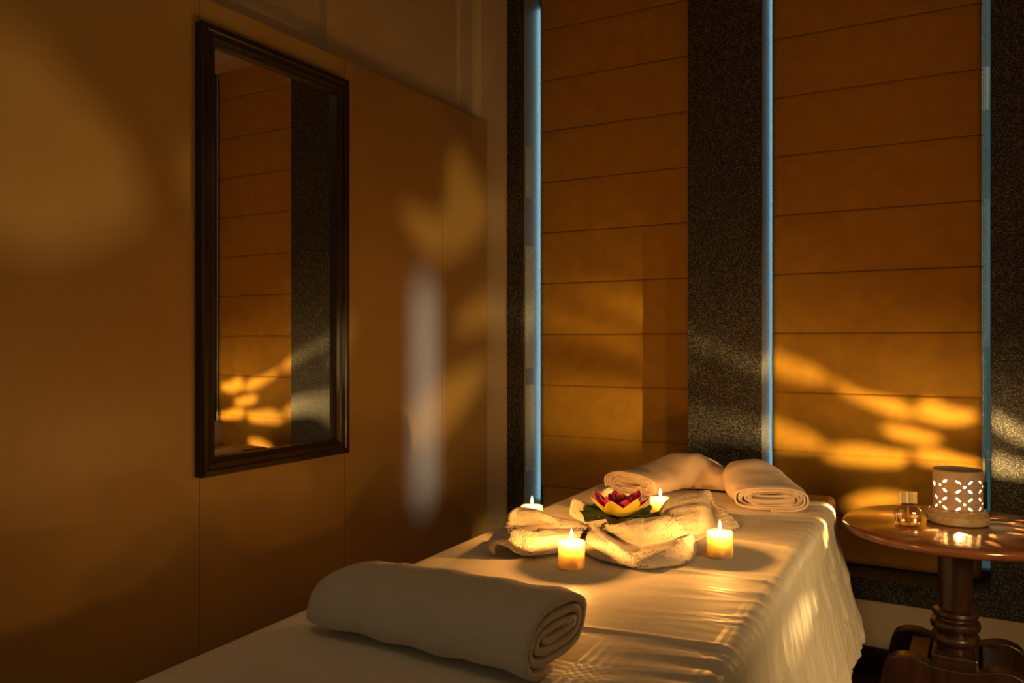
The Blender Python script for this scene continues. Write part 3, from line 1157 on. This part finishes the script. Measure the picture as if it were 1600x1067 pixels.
# back blind and middle pier
cast_hole([on_y(u, v, GY) for u, v in ((1062, 510), (1110, 522), (1190, 556))] + [on_y(u, v, BY) for u, v in ((1247, 557), (1280, 573), (1299, 590), (1276, 597), (1238, 592), (1212, 584))] + [on_y(u, v, GY) for u, v in ((1190, 586), (1120, 556), (1062, 540))])
cast_hole([on_y(u, v, BY) for u, v in ((1303, 589), (1351, 611), (1397, 620), (1418, 632), (1430, 650), (1397, 648), (1360, 634), (1322, 616))])
cast_hole([on_y(u, v, BY) for u, v in ((1430, 645), (1440, 627), (1461, 621), (1482, 632), (1526, 642), (1522, 655), (1491, 662), (1458, 658))])
cast_hole([on_y(u, v, BY) for u, v in ((1381, 668), (1397, 663), (1463, 679), (1468, 687), (1444, 692), (1393, 681))])
cast_hole([on_y(u, v, GY) for u, v in ((1062, 632), (1120, 640), (1190, 655))] + [on_y(u, v, BY) for u, v in ((1229, 661), (1266, 678), (1289, 700), (1247, 704), (1212, 700))] + [on_y(u, v, GY) for u, v in ((1185, 694), (1120, 684), (1062, 690))])
cast_hole([on_y(u, v, BY) for u, v in ((1292, 702), (1332, 695), (1388, 703), (1421, 710), (1405, 727), (1360, 727), (1300, 720))])
cast_hole([on_y(u, v, BY) for u, v in ((1428, 706), (1463, 703), (1500, 714), (1531, 723), (1531, 733), (1482, 730), (1440, 722))])
cast_hole([on_y(u, v, BY) for u, v in ((1322, 790), (1341, 776), (1379, 770), (1416, 778), (1400, 792), (1345, 799))])
cast_hole([on_y(u, v, GY) for u, v in ((1553, 640), (1580, 650), (1612, 672), (1612, 695), (1575, 682), (1553, 664))])
cast_hole([on_y(u, v, GY) for u, v in ((1553, 708), (1585, 716), (1612, 726), (1612, 748), (1580, 746), (1553, 738))])
# left blind, in the light of the next flower round
cast_hole([on_y(u, v, BY) for u, v in ((880, 432), (1000, 446), (1000, 502), (930, 476), (862, 448))])
cast_hole([on_y(u, v, BY) for u, v in ((820, 456), (850, 463), (930, 494), (1000, 520), (1000, 552), (930, 532), (870, 519), (820, 512))])
cast_hole([on_y(u, v, BY) for u, v in ((830, 578), (900, 586), (1000, 606), (1000, 692), (900, 690), (830, 684))])
# left wall: the big soft leaves
cast_hole([on_x(u, v, WX) for u, v in ((690, 315), (697, 240), (712, 213), (736, 252), (763, 308), (757, 355), (729, 389), (694, 405), (666, 394), (638, 350), (620, 326), (632, 306), (655, 318))])
cast_hole([on_x(u, v, WX) for u, v in ((708, 492), (743, 460), (777, 450), (777, 498), (729, 516), (710, 508))])
cast_hole([on_x(u, v, WX) for u, v in ((755, 560), (758, 586), (729, 636), (694, 674), (650, 698), (614, 706), (600, 694), (637, 643), (687, 593), (725, 570))])
cast_hole([on_x(u, v, WX) for u, v in ((-30, -10), (42, 38), (108, 117), (173, 183), (203, 244), (222, 314), (203, 347), (141, 372), (70, 389), (0, 378), (-120, 320), (-190, 200), (-150, 60))])
cast_hole([on_x(u, v, WX) for u, v in ((276, 245), (310, 208), (400, 196), (420, 290), (330, 310), (288, 288))])
cast_hole([on_x(u, v, WX) for u, v in ((240, -20), (340, -10), (530, 92), (540, 124), (500, 112), (420, 72), (330, 34), (250, 10))])

cast_hole([on_y(u, v, 3.42) for u, v in ((722, -60), (765, -60), (768, 60), (765, 165), (722, 165), (718, 60))])

# the flowers on the camera side and on the right
CH = []
for faz in (-43, 17, 77, 137 - 360, -103):
    for fz in (0.066, 0.118):
        CH.append(dot_hole(R(faz), fz, 0.0036))
        for sa in (-1, 1):
            for sz in (-1, 1):
                CH.append(petal_hole(R(faz + sa * 14.0), fz + sz * 0.0135, R(5.4) * sa, 0.0048 * sz))


def bbox(h):
    return min(a for a, z in h), max(a for a, z in h), min(z for a, z in h), max(z for a, z in h)


def overlaps(h, k, m_=0.0022):
    a, b = bbox(h), bbox(k)
    return a[0] - m_ / SR < b[1] and b[0] - m_ / SR < a[1] and a[2] - m_ < b[3] and b[2] - m_ < a[3]


SEAM = R(107)


def wrap(h):
    m_ = sum(a for a, z in h) / len(h)
    k = 0
    while m_ + k * 2 * PI > SEAM:
        k -= 1
    while m_ + k * 2 * PI < SEAM - 2 * PI:
        k += 1
    return [(a + k * 2 * PI, z) for a, z in h]


def smooth_poly(h, n=4):
    # Catmull-Rom round the closed outline so that every hole has a soft outline
    k = len(h)
    if k >= 12 and h in CH:
        return h
    res = []
    H = [Vector(p) for p in h]
    for i in range(k):
        p0, p1, p2, p3 = H[i - 1], H[i], H[(i + 1) % k], H[(i + 2) % k]
        for q in range(n):
            f = q / n
            v = 0.5 * (2 * p1 + (p2 - p0) * f + (2 * p0 - 5 * p1 + 4 * p2 - p3) * f * f + (3 * p1 - p0 - 3 * p2 + p3) * f ** 3)
            res.append((v.x, v.y))
    return res


def unwrap_az(h):
    out = [h[0]]
    for a, z in h[1:]:
        pa = out[-1][0]
        while a - pa > PI:
            a -= 2 * PI
        while a - pa < -PI:
            a += 2 * PI
        out.append((a, z))
    return out


cast = [wrap(smooth_poly(unwrap_az(h))) for h in cast]
holes = [h for h in cast]
for h in CH:
    h = wrap(h)
    if not any(overlaps(h, k) for k in holes[:len(cast)]):
        holes.append(h)
ZT, ZB = 0.150, SZ0 + 0.003
holes = [[(a, min(max(z, ZB), ZT)) for a, z in h] for h in holes]


def inside(p, h):
    x, y = p
    c = False
    for i in range(len(h)):
        (x1, y1), (x2, y2) = h[i - 1], h[i]
        if (y1 > y) != (y2 > y) and x < (x2 - x1) * (y - y1) / (y2 - y1) + x1:
            c = not c
    return c


def build_shade():
    verts, edges = [], []
    na, nz = 120, 18
    for i in range(na + 1):
        for j in range(nz + 1):
            az = SEAM - 2 * PI + 2 * PI * i / na
            verts.append(Vector((az * SR, SZ0 + (SZ1 - SZ0) * j / nz)))
    for h in holes:
        o = len(verts)
        for a, z in h:
            verts.append(Vector((a * SR, z)))
        edges += [(o + k, o + (k + 1) % len(h)) for k in range(len(h))]
    V, E, Fc, *_ = geometry.delaunay_2d_cdt(verts, edges, [], 0, 1e-6)
    H2 = [[(a * SR, z) for a, z in h] for h in holes]
    bbs = [bbox(h) for h in H2]
    bm = bmesh.new()
    bv = [bm.verts.new((SR * math.sin(v.x / SR), -SR * math.cos(v.x / SR), v.y)) for v in V]
    for f in Fc:
        c = sum((V[i] for i in f), Vector((0, 0))) / len(f)
        if any(b[0] <= c.x <= b[1] and b[2] <= c.y <= b[3] and inside(c, h) for h, b in zip(H2, bbs)):
            continue
        try:
            bm.faces.new([bv[i] for i in f])
        except ValueError:
            pass
    bmesh.ops.remove_doubles(bm, verts=bm.verts, dist=1e-5)
    bmesh.ops.delete(bm, geom=[v for v in bm.verts if not v.link_faces], context='VERTS')
    o = from_bm('lamp_shade', bm, M['ceramic'], lamp, smooth=True)
    # outward normals
    bm2 = bmesh.new()
    bm2.from_mesh(o.data)
    for f in bm2.faces:
        c = f.calc_center_median()
        if f.normal.x * c.x + f.normal.y * c.y < 0:
            f.normal_flip()
    bm2.to_mesh(o.data)
    bm2.free()
    md = o.modifiers.new('thickness', 'SOLIDIFY')
    md.thickness = 0.0022
    md.offset = 1
    return o


build_shade()
lathe('oil_dish', [(0, 0.153), (0.03, 0.1532), (0.055, 0.155), (0.0655, 0.160), (0.0655, 0.156), (0.055, 0.152), (0.03, 0.1503), (0, 0.150)], M['ceramic'], lamp, 64)
lathe('bulb_socket', [(0, 0), (0.013, 0), (0.013, 0.022), (0.010, 0.026), (0, 0.026)], M['socket'], lamp, 24, loc=(BULB.x, BULB.y, 0.043))
lathe('bulb', [(0, 0), (0.007, 0.0), (0.0125, 0.006), (0.0135, 0.011), (0.011, 0.017), (0.005, 0.0208), (0, 0.0218)], M['bulb'], lamp, 20, loc=(BULB.x, BULB.y, 0.069))
point_light('lamp_glow', (LX + BULB.x, LY + BULB.y, TABLE_Z + BULB.z), 74.0, (1.0, 0.64, 0.22), 0.0022)

# lamp cord
pts = [(LX + 0.075, LY + 0.03, TABLE_Z + 0.006)]
for k in range(24):
    f = k / 23
    pts.append((LX + 0.085 + 0.165 * f, LY + 0.03 + 0.012 * math.sin(f * 9) + 0.01 * f, TABLE_Z + 0.0032))
cc = catmull(np.array(pts), 160)
tube('power_cord', [tuple(p) for p in cc], 0.0026, M['cord'], lamp).location = (-LX, -LY, -TABLE_Z)

# ------------------------------------------------------------------ perfume bottle
PB = Vector((-0.192, 2.715, TABLE_Z))
bot = thing('perfume_bottle', PB, 'small clear glass perfume bottle with a ribbed gold cap beside the lamp', 'perfume bottle')


def squircle(name, prof, mat, e=3.2, seg=56, ribs=0):
    bm = bmesh.new()
    rings = []
    for r, z in prof:
        rg = []
        for k in range(seg):
            a = 2 * PI * k / seg
            c, s = math.cos(a), math.sin(a)
            q = (abs(c) ** e + abs(s) ** e) ** (-1 / e)
            rr = r * q * (1 + (0.025 * math.cos(ribs * a) if ribs else 0))
            rg.append(bm.verts.new((rr * c, rr * s * 0.72, z)))
        rings.append(rg)
    for a, b in zip(rings, rings[1:]):
        for k in range(seg):
            l = (k + 1) % seg
            bm.faces.new((a[k], a[l], b[l], b[k]))
    bm.faces.new(rings[0][::-1])
    bm.faces.new(rings[-1])
    o = from_bm(name, bm, mat, bot)
    smooth_by_angle(o, 50)
    o.rotation_euler = (0, 0, R(18))
    return o


squircle('glass_body', [(0.028, 0.0), (0.034, 0.003), (0.037, 0.012), (0.0385, 0.028), (0.038, 0.042), (0.034, 0.053), (0.026, 0.060), (0.015, 0.063), (0.014, 0.068)], M['bottle'], ribs=0)
squircle('perfume', [(0.026, 0.006), (0.031, 0.009), (0.0335, 0.016), (0.0345, 0.027), (0.0345, 0.030)], M['perfume'])
lathe('spray_tube', [(0, 0.010), (0.0012, 0.010), (0.0012, 0.066), (0, 0.066)], M['cord'], bot, 10)
bm = bmesh.new()
for k in range(5):
    a = -0.02 + 0.01 * k
    bmesh.ops.create_cone(bm, cap_ends=True, segments=14, radius1=0.0062, radius2=0.0058, depth=0.034, matrix=Matrix.Translation((a, 0.003 * (k % 2), 0.086)))
cap = from_bm('ribbed_cap', bm, M['goldcap'], bot)
smooth_by_angle(cap, 50)
cap.rotation_euler = (0, 0, R(25))
lathe('ribbon', [(0.0155, 0.0645), (0.0185, 0.065), (0.0185, 0.068), (0.0155, 0.0685), (0.0155, 0.0645)], M['ribbon'], bot, 32)
